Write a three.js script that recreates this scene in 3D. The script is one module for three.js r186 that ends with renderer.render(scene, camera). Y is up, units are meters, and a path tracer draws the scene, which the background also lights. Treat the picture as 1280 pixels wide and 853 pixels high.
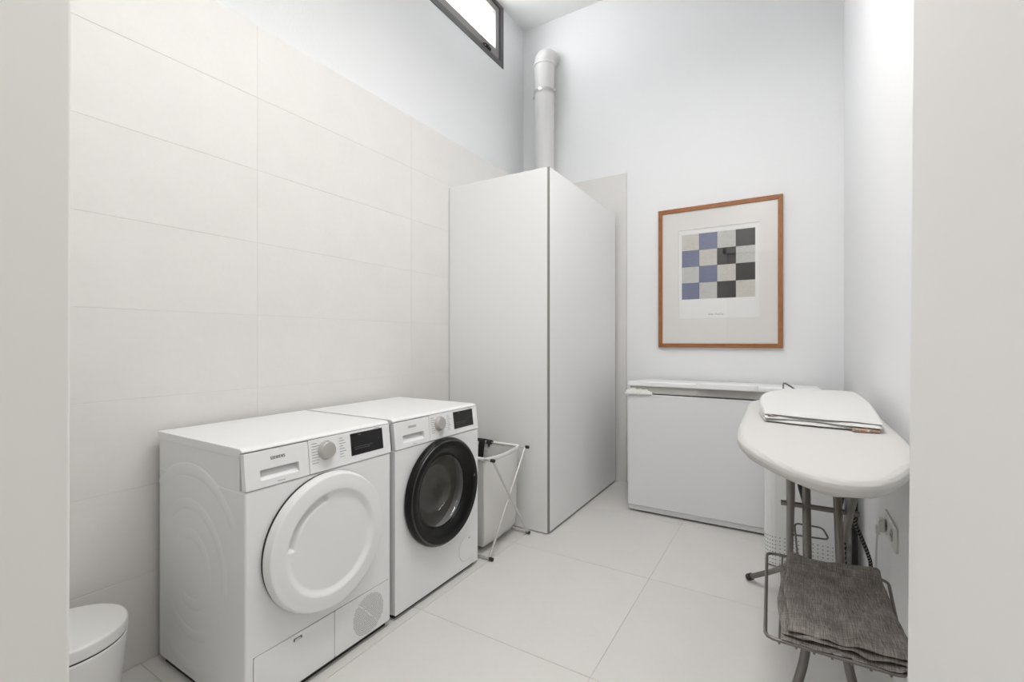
import * as THREE from 'three';
import { RoundedBoxGeometry } from 'three/addons/geometries/RoundedBoxGeometry.js';
import { mergeGeometries, mergeVertices, toCreasedNormals } from 'three/addons/utils/BufferGeometryUtils.js';
import { RectAreaLightUniformsLib } from 'three/addons/lights/RectAreaLightUniformsLib.js';

// ---------------------------------------------------------------- camera, sky, lights, exposure
const scene = new THREE.Scene();
const camera = new THREE.PerspectiveCamera(2 * Math.atan(426.5 / 575) * 180 / Math.PI, 1280 / 853, 0.02, 60);
camera.position.set(0, 1.18, 0);
camera.rotation.y = 31.2 * Math.PI / 180;
const renderer = new THREE.WebGLRenderer({ antialias: true });
renderer.toneMapping = THREE.LinearToneMapping;
renderer.toneMappingExposure = 1.0;
renderer.shadowMap.enabled = true;
scene.background = new THREE.Color().setRGB(0.97, 0.985, 1.0);
scene.backgroundIntensity = 12.5;
RectAreaLightUniformsLib.init();
const ROOM_FILL = 15.2, HALL_FILL = 5;

// ---------------------------------------------------------------- helpers
let seedState = 12345;
function rnd() { seedState = (seedState * 1664525 + 1013904223) >>> 0; return seedState / 4294967296; }
const V = (x, y, d) => new THREE.Vector3(x, y, -d);              // x across, y up, d metres into the room
function hash2(i, j, s) { let h = (i * 374761393 + j * 668265263 + s * 974634777) | 0; h = Math.imul(h ^ (h >>> 13), 1274126177); return ((h ^ (h >>> 16)) >>> 0) / 4294967296; }
function vnoise(x, y, s = 0, per = 0) {
  const i = Math.floor(x), j = Math.floor(y), fx = x - i, fy = y - j, u = fx * fx * (3 - 2 * fx), v = fy * fy * (3 - 2 * fy);
  const w = (a) => per ? ((a % per) + per) % per : a;
  const a = hash2(w(i), w(j), s), b = hash2(w(i + 1), w(j), s), c = hash2(w(i), w(j + 1), s), d = hash2(w(i + 1), w(j + 1), s);
  return a + (b - a) * u + (c - a) * v + (a - b - c + d) * u * v;
}
function dataTex(n, fn, srgb = true, repeat = 1) {
  const a = new Uint8Array(n * n * 4);
  for (let j = 0; j < n; j++) for (let i = 0; i < n; i++) {
    const c = fn(i / n, j / n, i, j); const k = (j * n + i) * 4;
    for (let q = 0; q < 3; q++) a[k + q] = Math.max(0, Math.min(255, Math.round(255 * (Array.isArray(c) ? c[q] : c))));
    a[k + 3] = 255;
  }
  const t = new THREE.DataTexture(a, n, n, THREE.RGBAFormat);
  t.wrapS = t.wrapT = THREE.RepeatWrapping; t.magFilter = THREE.LinearFilter; t.minFilter = THREE.LinearMipmapLinearFilter; t.generateMipmaps = true;
  if (srgb) t.colorSpace = THREE.SRGBColorSpace;
  t.repeat.set(repeat, repeat); t.needsUpdate = true;
  return t;
}
function canvasTex(w, h, draw) {
  const c = document.createElement('canvas'); c.width = w; c.height = h;
  draw(c.getContext('2d'), w, h);
  const t = new THREE.CanvasTexture(c); t.colorSpace = THREE.SRGBColorSpace; return t;
}
function uvBox(g, s = 1) {                                         // uv in metres by the face's main direction
  g = g.index ? g.toNonIndexed() : g;
  const p = g.attributes.position, n = g.attributes.normal, uv = new Float32Array(p.count * 2);
  for (let i = 0; i < p.count; i++) {
    const ax = Math.abs(n.getX(i)), ay = Math.abs(n.getY(i)), az = Math.abs(n.getZ(i));
    let u, v;
    if (ax >= ay && ax >= az) { u = p.getZ(i); v = p.getY(i); } else if (ay >= az) { u = p.getX(i); v = p.getZ(i); } else { u = p.getX(i); v = p.getY(i); }
    uv[2 * i] = u * s; uv[2 * i + 1] = v * s;
  }
  g.setAttribute('uv', new THREE.BufferAttribute(uv, 2));
  return g;
}
const norm = (g) => { g = g.index ? g.toNonIndexed() : g; for (const k of Object.keys(g.attributes)) if (!['position', 'normal', 'uv'].includes(k)) g.deleteAttribute(k); return g; };
const merge = (list) => list.length === 1 ? norm(list[0]) : mergeGeometries(list.map(norm));
const taken = {};
function numbered(n) { if (taken[n] === undefined) { taken[n] = 0; return n; } taken[n]++; return n + '_' + String(taken[n]).padStart(3, '0'); }
function mesh(name, geo, mat, parent) {
  const m = new THREE.Mesh(Array.isArray(geo) ? merge(geo) : geo, mat);
  m.name = parent ? name : numbered(name); m.castShadow = m.receiveShadow = true;
  (parent || scene).add(m); return m;
}
function thing(name, label, category, pos = [0, 0, 0], group) {
  const o = new THREE.Group(); o.name = numbered(name); o.position.set(pos[0], pos[1], -pos[2]);
  o.userData = { label, category }; if (group) o.userData.group = group;
  scene.add(o); return o;
}
function tag(o, label, category, group) { o.userData.label = label; o.userData.category = category; if (group) o.userData.group = group; return o; }
function structure(o, label) { o.userData.kind = 'structure'; if (label) { o.userData.label = label; } return o; }
function box(x0, x1, y0, y1, d0, d1, r = 0) {                       // box given by its limits (d = metres into the room)
  const w = x1 - x0, h = y1 - y0, l = d1 - d0;
  const g = r > 0 ? new RoundedBoxGeometry(w, h, l, 2, r) : new THREE.BoxGeometry(w, h, l);
  g.translate((x0 + x1) / 2, (y0 + y1) / 2, -(d0 + d1) / 2); return g;
}
function lbox(x0, x1, y0, y1, z0, z1, r = 0) { return box(x0, x1, y0, y1, -z1, -z0, r); }   // the same with plain z limits
function roundedPath(pts, fillet) {
  const path = new THREE.CurvePath(); let prev = pts[0].clone();
  for (let i = 1; i < pts.length - 1; i++) {
    const a = pts[i - 1], b = pts[i], c = pts[i + 1];
    const ra = Math.min(fillet, a.distanceTo(b) * 0.49), rc = Math.min(fillet, b.distanceTo(c) * 0.49);
    const p = b.clone().lerp(a, ra / a.distanceTo(b)), q = b.clone().lerp(c, rc / b.distanceTo(c));
    if (prev.distanceTo(p) > 1e-5) path.add(new THREE.LineCurve3(prev, p));
    path.add(new THREE.QuadraticBezierCurve3(p, b.clone(), q)); prev = q;
  }
  path.add(new THREE.LineCurve3(prev, pts[pts.length - 1].clone()));
  return path;
}
function tube(pts, r, fillet = 0.02, seg = 48, rad = 10) {          // tube with closed ends
  const path = pts.length === 2 ? new THREE.LineCurve3(pts[0], pts[1]) : roundedPath(pts, fillet);
  const n = pts.length === 2 ? 1 : seg;
  const g = new THREE.TubeGeometry(path, n, r, rad, false);
  const out = [norm(g)];
  for (const [t, s] of [[0, -1], [1, 1]]) {
    const c = path.getPointAt(t), d = path.getTangentAt(t).multiplyScalar(s);
    const cap = new THREE.CircleGeometry(r, rad); cap.applyQuaternion(new THREE.Quaternion().setFromUnitVectors(new THREE.Vector3(0, 0, 1), d)); cap.translate(c.x, c.y, c.z);
    out.push(norm(cap));
  }
  return mergeGeometries(out);
}
function spline(pts, r, seg = 60, rad = 8) { return norm(new THREE.TubeGeometry(new THREE.CatmullRomCurve3(pts), seg, r, rad, false)); }
function rrect(x0, y0, x1, y1, r, cls = THREE.Shape) {              // corners as short chords, no doubled points
  const p = [], add = (cx, cy, a0) => { for (let k = 0; k <= 4; k++) { const a = a0 + k / 4 * Math.PI / 2; p.push(new THREE.Vector2(cx + r * Math.cos(a), cy + r * Math.sin(a))); } };
  add(x1 - r, y1 - r, 0); add(x0 + r, y1 - r, Math.PI / 2); add(x0 + r, y0 + r, Math.PI); add(x1 - r, y0 + r, 1.5 * Math.PI);
  const s = new cls(); p.forEach((q, k) => (k ? s.lineTo(q.x, q.y) : s.moveTo(q.x, q.y))); return s;
}
function extrude(shape, depth, bevel = 0, seg = 2, curve = 12) {    // front face ends at z = 0, body behind it
  const g = new THREE.ExtrudeGeometry(shape, { depth: depth - 2 * bevel, bevelEnabled: bevel > 0, bevelSize: bevel, bevelThickness: bevel, bevelOffset: -bevel, bevelSegments: seg, curveSegments: curve });
  g.translate(0, 0, -depth + bevel); return g;
}
function polar(rs, zf, nt = 96, closeBack = true) {                 // surface z = zf(r, angle) on rings rs
  const pos = [], idx = [];
  rs.forEach((r) => { for (let k = 0; k < nt; k++) { const a = k / nt * Math.PI * 2; pos.push(r * Math.cos(a), r * Math.sin(a), zf(r, a)); } });
  for (let i = 0; i < rs.length - 1; i++) for (let k = 0; k < nt; k++) {
    const a = i * nt + k, b = i * nt + (k + 1) % nt, c = a + nt, d = b + nt;
    idx.push(a, c, b, b, c, d);
  }
  const g = new THREE.BufferGeometry(); g.setAttribute('position', new THREE.Float32BufferAttribute(pos, 3)); g.setIndex(idx); g.computeVertexNormals();
  g.setAttribute('uv', new THREE.Float32BufferAttribute(new Float32Array(pos.length / 3 * 2), 2));
  return g;
}
function slab(nu, nv, top, bottom) {                                // closed solid between two height fields; each fn(u, v) gives a Vector3
  const pos = [], idx = [], uv = [];
  for (const f of [top, bottom]) for (let j = 0; j <= nv; j++) for (let i = 0; i <= nu; i++) { const p = f(i / nu, j / nv); pos.push(p.x, p.y, p.z); uv.push(p.x, p.z); }
  const N = (nu + 1) * (nv + 1), at = (i, j, l) => l * N + j * (nu + 1) + i;
  for (let j = 0; j < nv; j++) for (let i = 0; i < nu; i++) {
    idx.push(at(i, j, 0), at(i + 1, j, 0), at(i, j + 1, 0), at(i + 1, j, 0), at(i + 1, j + 1, 0), at(i, j + 1, 0));
    idx.push(at(i, j, 1), at(i, j + 1, 1), at(i + 1, j, 1), at(i + 1, j, 1), at(i, j + 1, 1), at(i + 1, j + 1, 1));
  }
  const side = (a, b, c, d) => idx.push(a, b, c, c, b, d);
  for (let i = 0; i < nu; i++) { side(at(i, 0, 0), at(i, 0, 1), at(i + 1, 0, 0), at(i + 1, 0, 1)); side(at(i + 1, nv, 0), at(i + 1, nv, 1), at(i, nv, 0), at(i, nv, 1)); }
  for (let j = 0; j < nv; j++) { side(at(0, j + 1, 0), at(0, j + 1, 1), at(0, j, 0), at(0, j, 1)); side(at(nu, j, 0), at(nu, j, 1), at(nu, j + 1, 0), at(nu, j + 1, 1)); }
  const g = new THREE.BufferGeometry(); g.setAttribute('position', new THREE.Float32BufferAttribute(pos, 3)); g.setAttribute('uv', new THREE.Float32BufferAttribute(uv, 2)); g.setIndex(idx);
  g.computeVertexNormals(); return g;
}

// ---------------------------------------------------------------- materials
const M = {};
const std = (o) => new THREE.MeshStandardMaterial(o);
const lin = (r, g, b) => new THREE.Color().setRGB(r, g, b);
const plasterBump = dataTex(256, (u, v) => 0.5 * vnoise(u * 64, v * 64, 1, 64) + 0.35 * vnoise(u * 16, v * 16, 2, 16) + 0.15 * vnoise(u * 128, v * 128, 3, 128), false, 2.2);
M.paint = std({ color: lin(0.865, 0.872, 0.88), roughness: 0.85, bumpMap: plasterBump, bumpScale: 0.0005 });
M.jamb = std({ color: lin(0.83, 0.82, 0.80), roughness: 0.85 });
M.ceiling = std({ color: lin(0.9, 0.9, 0.897), roughness: 0.9, bumpMap: plasterBump, bumpScale: 0.0004 });
const tileMottle = (a, b, c, s) => dataTex(256, (u, v) => { const n = 0.6 * vnoise(u * 8, v * 8, s, 8) + 0.4 * vnoise(u * 64, v * 64, s + 1, 64); const k = 0.99 + 0.02 * n; return [a * k, b * k, c * k]; }, true, 1.3);
const wallTileMap = [tileMottle(0.888, 0.879, 0.866, 11), tileMottle(0.885, 0.877, 0.864, 21)];
M.wallTile = wallTileMap.map((map) => std({ map, roughness: 0.42 }));
const floorTileMap = [tileMottle(0.866, 0.856, 0.841, 31), tileMottle(0.863, 0.854, 0.839, 41)];
M.floorTile = floorTileMap.map((map) => std({ map, roughness: 0.36 }));
M.grout = std({ color: lin(0.68, 0.66, 0.63), roughness: 0.95 });
M.wallGrout = std({ color: lin(0.74, 0.725, 0.70), roughness: 0.95 });
M.enamel = std({ color: lin(0.86, 0.865, 0.865), roughness: 0.28 });
M.enamelPanel = std({ color: lin(0.85, 0.855, 0.855), roughness: 0.35 });
M.plasticWhite = std({ color: lin(0.85, 0.85, 0.845), roughness: 0.4 });
M.freezer = std({ color: lin(0.78, 0.79, 0.80), roughness: 0.38, bumpMap: dataTex(128, (u, v) => vnoise(u * 64, v * 64, 5, 64), false, 8), bumpScale: 0.0002 });
M.gasketGrey = std({ color: lin(0.36, 0.35, 0.34), roughness: 0.7 });
M.gasketLight = std({ color: lin(0.5, 0.485, 0.465), roughness: 0.7 });
M.liner = std({ color: lin(0.55, 0.54, 0.53), roughness: 0.6 });
M.laminate = std({ color: lin(0.85, 0.852, 0.848), roughness: 0.45, bumpMap: dataTex(128, (u, v) => vnoise(u * 16, v * 64, 6, 64), false, 3), bumpScale: 0.0001 });
M.gapShade = std({ color: lin(0.27, 0.25, 0.23), roughness: 0.7 });  // grey-brown painted for the shade in the cupboard's corner gap
M.carcass = std({ color: lin(0.22, 0.21, 0.2), roughness: 0.8 });
M.dark = std({ color: lin(0.02, 0.02, 0.02), roughness: 0.6 });
M.rubber = std({ color: lin(0.03, 0.03, 0.03), roughness: 0.55 });
M.glossBlack = new THREE.MeshPhysicalMaterial({ color: lin(0.008, 0.008, 0.009), roughness: 0.22, clearcoat: 0.5, clearcoatRoughness: 0.1 });
M.doorBlack = new THREE.MeshPhysicalMaterial({ color: lin(0.006, 0.006, 0.006), roughness: 0.25, specularIntensity: 0.45 });
M.screen = std({ color: lin(0.012, 0.012, 0.013), roughness: 0.18 });
M.glass = new THREE.MeshPhysicalMaterial({ color: 0xffffff, transmission: 1, roughness: 0.02, thickness: 0, ior: 1.5 });
M.pane = new THREE.MeshPhysicalMaterial({ color: 0xffffff, transmission: 1, roughness: 0, thickness: 0, ior: 1.45 });
M.drum = std({ color: lin(0.5, 0.48, 0.46), metalness: 0.7, roughness: 0.45 });
M.doorSeal = std({ color: lin(0.25, 0.245, 0.24), roughness: 0.6 });
M.knob = std({ color: lin(0.56, 0.54, 0.51), metalness: 0.6, roughness: 0.42 });
M.steelTube = std({ color: lin(0.2, 0.185, 0.17), metalness: 0.6, roughness: 0.38 });
M.wire = std({ color: lin(0.2, 0.185, 0.17), metalness: 0.7, roughness: 0.4 });
M.chrome = std({ color: lin(0.6, 0.59, 0.57), metalness: 0.9, roughness: 0.3 });
M.aluminium = std({ color: lin(0.68, 0.67, 0.65), metalness: 0.75, roughness: 0.38 });
M.anthracite = std({ color: lin(0.105, 0.1, 0.1), roughness: 0.5 });
M.anthraciteLight = std({ color: lin(0.26, 0.25, 0.24), roughness: 0.5 });
M.pipe = std({ color: lin(0.76, 0.755, 0.745), roughness: 0.5 });
M.binWhite = std({ color: lin(0.77, 0.765, 0.745), roughness: 0.4 });
const weaveBump = dataTex(128, (u, v, i, j) => 0.5 + 0.25 * Math.sin(u * Math.PI * 64) * (((j >> 1) & 1) ? 1 : -1) + 0.25 * (hash2(i, j, 4) - 0.5), false, 6);
M.cover = std({ color: lin(0.59, 0.578, 0.56), roughness: 0.95, bumpMap: weaveBump, bumpScale: 0.0004 });
M.sheet = std({ color: lin(0.66, 0.652, 0.636), roughness: 0.95, bumpMap: weaveBump, bumpScale: 0.0003 });
M.canvasCloth = std({ color: lin(0.73, 0.72, 0.695), roughness: 0.95, bumpMap: weaveBump, bumpScale: 0.0006, side: THREE.DoubleSide });
M.hem = std({ color: lin(0.82, 0.815, 0.8), roughness: 0.9 });
M.wipe = std({ color: lin(0.78, 0.765, 0.745), roughness: 0.95 });
const linenMap = dataTex(512, (u, v, i, j) => {
  const warp = vnoise(u * 256, v * 14, 71, 14 * 64), weft = vnoise(u * 14, v * 256, 73, 256 * 7), blot = vnoise(u * 6, v * 6, 75, 6), fine = hash2(i, j, 9);
  const k = 0.49 + 0.22 * (warp - 0.5) + 0.15 * (weft - 0.5) + 0.10 * (blot - 0.5) + 0.08 * (fine - 0.5);
  return [k * 1.03, k * 0.985, k * 0.945];
}, true, 4.5);
M.linen = std({ map: linenMap, roughness: 1 });
M.blackCloth = std({ color: lin(0.012, 0.012, 0.013), roughness: 0.95, side: THREE.DoubleSide });
const woodMap = dataTex(256, (u, v) => {
  const g = vnoise(u * 8, v * 96, 81, 96) * 0.55 + vnoise(u * 24, v * 192, 83, 192) * 0.45, n = 0.82 + 0.34 * (g - 0.2);
  return [0.66 * n, 0.425 * n, 0.235 * n];
}, true, 3);
const woodMapUp = woodMap.clone(); woodMapUp.rotation = Math.PI / 2; woodMapUp.needsUpdate = true;
M.woodAcross = std({ map: woodMap, roughness: 0.45 });
M.woodUp = std({ map: woodMapUp, roughness: 0.45 });
M.matBoard = std({ color: lin(0.77, 0.75, 0.725), roughness: 0.9 });
M.paper = std({ color: lin(0.84, 0.835, 0.825), roughness: 0.9 });
M.outlet = std({ color: lin(0.74, 0.73, 0.7), roughness: 0.4 });
M.outletDark = std({ color: lin(0.45, 0.44, 0.42), roughness: 0.5 });
M.cordWhite = std({ color: lin(0.7, 0.69, 0.66), roughness: 0.5 });
M.braid = std({ map: dataTex(64, (u, v, i, j) => (((i >> 4) + (j >> 4)) & 1) ? 0.1 : ((((i >> 3) + (j >> 3)) & 1) ? 0.62 : 0.12), true, 1), roughness: 0.9 });
M.lampGlow = std({ color: 0xffffff, emissive: lin(1, 0.97, 0.93), emissiveIntensity: 1.0, roughness: 0.6 });
M.lampTrim = std({ color: lin(0.8, 0.8, 0.8), roughness: 0.4 });

// ---------------------------------------------------------------- the room
const XL = -2.03, XU = -2.17, XR = 0.307, DB = 3.79, CEIL = 4.115, TILE_ROW = 0.3233, TILE_TOP = 8 * TILE_ROW;
const JL = [-0.8, 0.2144], JR = [0.145, 0.85];                      // the doorway's two corners: x and depth
// floor of large square tiles
const floor = structure(mesh('floor', box(-2.4, 1.3, -0.2, -0.0025, -2.6, 3.99), M.grout), 'pale large-format tiled floor with thin joints');
{
  const T = 0.785, gap = 0.0011, X0 = -0.6, D0 = 1.52; let q = 0;
  for (let i = -3; i < 3; i++) for (let j = -6; j < 4; j++) {
    const x0 = Math.max(-2.17, X0 + i * T), x1 = Math.min(1.0, X0 + (i + 1) * T), d0 = Math.max(-2.4, D0 + j * T), d1 = Math.min(DB, D0 + (j + 1) * T);
    if (x1 - x0 < 0.02 || d1 - d0 < 0.02) continue;
    const g = uvBox(box(x0 + gap, x1 - gap, -0.012, 0, d0 + gap, d1 - gap, 0.0007));
    mesh('floor_tile', g, M.floorTile[(q++ * 7 + i) & 1], floor);
  }
}
structure(mesh('ceiling', uvBox(box(-2.4, 1.3, CEIL, CEIL + 0.2, -2.6, 3.99)), M.ceiling), 'smooth white ceiling');
// left wall: tiled lower part standing proud, painted upper part with the window
const WY0 = 3.578, WD0 = 1.85, WD1 = 3.433;
const wallLeft = structure(mesh('wall_left', [
  uvBox(box(-2.4, XU, -0.2, WY0, -2.6, 3.99)), uvBox(box(-2.4, XU, WY0, CEIL, WD1, 3.99)), uvBox(box(-2.4, XU, WY0, CEIL, -2.6, WD0)),
  uvBox(box(XU, XL - 0.01, 0, TILE_TOP, JL[1], DB))], M.paint), 'white painted wall with a projecting tiled lower part');
function tiles(parent, along, a0, a1, joints, face, thick) {
  const gap = 0.0011; let q = 0;
  for (let r = 0; r < 8; r++) for (let k = 0; k < joints.length - 1; k++) {
    const s0 = Math.max(a0, joints[k]), s1 = Math.min(a1, joints[k + 1]); if (s1 - s0 < 0.01) continue;
    const y0 = r * TILE_ROW + gap, y1 = (r + 1) * TILE_ROW - gap;
    const g = along === 'd' ? box(face - thick, face, y0, y1, s0 + 0.0002, s1 - 0.0002, 0.0009) : box(s0 + 0.0002, s1 - 0.0002, y0, y1, face, face + thick, 0.0009);
    mesh('wall_tile', uvBox(g), M.wallTile[(q++ * 5 + r) & 1], parent);
  }
}
mesh('grout_bed', box(XL - 0.01, XL - 0.0011, 0, TILE_TOP - 0.001, JL[1], DB), M.wallGrout, wallLeft);
tiles(wallLeft, 'd', JL[1], DB - 0.01, [-0.78, 0.195, 1.165, 2.135, 3.105, 4.075], XL, 0.0095);
// back wall with a tiled left end
const wallBack = structure(mesh('wall_back', uvBox(box(-2.4, 1.3, -0.2, CEIL + 0.2, DB, 3.99)), M.paint), 'white painted wall with a strip of cream tiles behind the cupboard');
mesh('grout_bed', box(XL, -1.176, 0, TILE_TOP - 0.001, DB - 0.0089, DB), M.wallGrout, wallBack);
tiles(wallBack, 'x', XL, -1.175, [-2.145, -1.175], DB - 0.01, 0.0095);
structure(mesh('trim_1', box(-1.175, -1.171, 0, TILE_TOP + 0.003, DB - 0.0125, DB, 0.0008), M.aluminium), 'thin metal edge strip at the end of the tiles');
structure(mesh('wall_right', uvBox(box(XR, 1.3, -0.2, CEIL + 0.2, JR[1], DB)), M.paint), 'white painted side wall');
// the doorway the camera looks through: two corners a touch out of plumb
{
  const lean = (g) => { const p = g.attributes.position; for (let i = 0; i < p.count; i++) p.setX(i, p.getX(i) + (p.getY(i) - 1.18) * 0.007); return g; };
  structure(mesh('wall_front', [lean(uvBox(box(-2.2, JL[0], -0.05, CEIL + 0.05, 0.06, JL[1], 0.004))), lean(uvBox(box(JR[0], 1.3, -0.05, CEIL + 0.05, 0.06, JR[1], 0.004))),
    uvBox(box(-0.85, 0.2, 2.45, CEIL + 0.05, 0.06, JL[1]))], M.jamb), 'plain off-white wall around the doorway');
  structure(mesh('wall_hall_side', uvBox(box(1.0, 1.3, -0.2, CEIL + 0.2, -2.6, 0.06)), M.jamb), 'off-white side wall of the hall');
  structure(mesh('wall_hall_end', uvBox(box(-2.4, 1.3, -0.2, CEIL + 0.2, -2.6, -2.4)), M.jamb), 'off-white end wall of the hall');
}
// high window
{
  const w = thing('window_1', 'narrow dark-framed clerestory window under the ceiling', 'window'); structure(w); delete w.userData.category;
  const f0 = XU - 0.05, f1 = XU + 0.006, fw = 0.05;
  const bar = (name, m, x0, x1, y0, y1, d0, d1, r = 0.003) => mesh(name, box(x0, x1, y0, y1, d0, d1, r), m, w);
  bar('frame_rail', M.anthracite, f0, f1, WY0, WY0 + fw, WD0, WD1); bar('frame_rail', M.anthracite, f0, f1, CEIL - 0.03, CEIL, WD0, WD1);
  bar('frame_stile', M.anthracite, f0, f1, WY0 + fw, CEIL - 0.03, WD1 - fw, WD1); bar('frame_stile', M.anthracite, f0, f1, WY0 + fw, CEIL - 0.03, WD0, WD0 + fw);
  const s0 = f0 - 0.01, s1 = XU - 0.008, y0 = WY0 + fw + 0.008, y1 = CEIL - 0.034, d0 = WD0 + fw + 0.006, d1 = WD1 - fw - 0.006, sw = 0.05;
  bar('sash_rail', M.anthraciteLight, s0, s1, y0, y0 + sw + 0.02, d0, d1); bar('sash_rail', M.anthraciteLight, s0, s1, y1 - sw, y1, d0, d1);
  bar('sash_stile', M.anthraciteLight, s0, s1, y0 + sw + 0.02, y1 - sw, d1 - sw, d1); bar('sash_stile', M.anthraciteLight, s0, s1, y0 + sw + 0.02, y1 - sw, d0, d0 + sw);
  mesh('pane', box(XU - 0.045, XU - 0.040, y0 + sw + 0.015, y1 - sw + 0.005, d0 + sw - 0.005, d1 - sw + 0.005), M.pane, w);
  mesh('catch', [box(f1 - 0.006, f1 + 0.012, WY0 + fw - 0.004, WY0 + fw + 0.016, 3.12, 3.22, 0.003), box(f1 + 0.008, f1 + 0.022, WY0 + fw, WY0 + fw + 0.012, 3.14, 3.17, 0.002)], M.dark, w);
}
// unseen lamps: hall panel added as fill, room panel hung low for fill
function lamp(label, x, y, d, w, l, power) {
  const t = thing('unseen_fill_lamp', label, 'lamp', [x, y, d]);
  mesh('housing', lbox(-w / 2 - 0.02, w / 2 + 0.02, -0.05, 0, -l / 2 - 0.02, l / 2 + 0.02, 0.006), M.lampTrim, t);
  if (y < CEIL) for (const sx of [-1, 1]) mesh('rod', lbox(-0.004, 0.004, -0.002, CEIL - y, sx * l * 0.4 - 0.004, sx * l * 0.4 + 0.004), M.chrome, t);
  mesh('diffuser', lbox(-w / 2, w / 2, -0.056, -0.0505, -l / 2, l / 2, 0.002), M.lampGlow, t);
  const q = new THREE.RectAreaLight(lin(1, 0.99, 0.98), power, w, l); q.name = 'lamp_light'; q.position.set(0, -0.06, 0); q.rotation.x = -Math.PI / 2; q.castShadow = true; t.add(q);
}
lamp('unseen white hanging panel lamp, placed to fill the laundry room', -0.42, 3.45, 1.35, 0.4, 1.9, ROOM_FILL);
lamp('large white panel added on the hall ceiling as unseen fill light', -0.55, CEIL, -1.15, 1.6, 1.2, HALL_FILL);

// ---------------------------------------------------------------- dryer and washing machine
const LEAN = Math.atan2(0.014, 0.116);                             // the control panel leans back a little
const onPanel = (g) => { g.rotateX(-LEAN); g.translate(0, 0.7185, 0.003); return g; };
const markTex = canvasTex(1024, 320, (c, w, h) => {                // programme list left and right of the knob: lines too fine to read
  c.clearRect(0, 0, w, h); c.fillStyle = '#8a8986';
  const row = (x, y, l) => { let p = x; while (p < x + l) { const s = 8 + ((p * 7 + y * 3) % 13); c.fillRect(p, y, s, 9); p += s + 5; } };
  for (let k = 0; k < 8; k++) row(40, 20 + k * 36, 130 + ((k * 53) % 90));
  for (let k = 0; k < 8; k++) row(760, 20 + k * 36, 90 + ((k * 37) % 110));
});
M.marks = std({ map: markTex, transparent: true, roughness: 0.5 });
const brandMat = (shade) => std({ map: canvasTex(512, 96, (c, w, h) => { c.clearRect(0, 0, w, h); c.fillStyle = shade; c.font = 'bold 92px sans-serif'; c.textAlign = 'center'; c.textBaseline = 'middle'; c.fillText('SIEMENS', w / 2, h / 2 + 4, 505); }), transparent: true, roughness: 0.4 });
M.brandDark = brandMat('#4c4a48'); M.brandPale = brandMat('#8f8d8b');
M.smallMark = std({ map: canvasTex(256, 48, (c, w, h) => { c.clearRect(0, 0, w, h); c.fillStyle = '#83817e'; let p = 6; while (p < 245) { const s = 8 + (p * 5) % 14; c.fillRect(p, 12, s, 24); p += s + 7; } }), transparent: true, roughness: 0.5 });
const screenTex = canvasTex(512, 280, (c, w, h) => {
  c.clearRect(0, 0, w, h); c.fillStyle = '#6f6c69'; c.fillRect(110, 16, 46, 10);
  for (let r = 0; r < 3; r++) { let p = 40 + r * 8; while (p < 380 - r * 40) { const s = 7 + ((p * 11 + r * 17) % 20); if ((p * 3 + r * 7) % 5) c.fillRect(p, 152 + r * 26, s, 7); p += s + 8; } }
  c.fillRect(440, 120, 10, 8); c.fillRect(150, 236, 8, 6);
});
M.screenMarks = std({ map: screenTex, transparent: true, roughness: 0.3 });
const quad = (x0, x1, y0, y1, z) => { const g = new THREE.PlaneGeometry(x1 - x0, y1 - y0); g.translate((x0 + x1) / 2, (y0 + y1) / 2, z); return g; };

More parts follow.
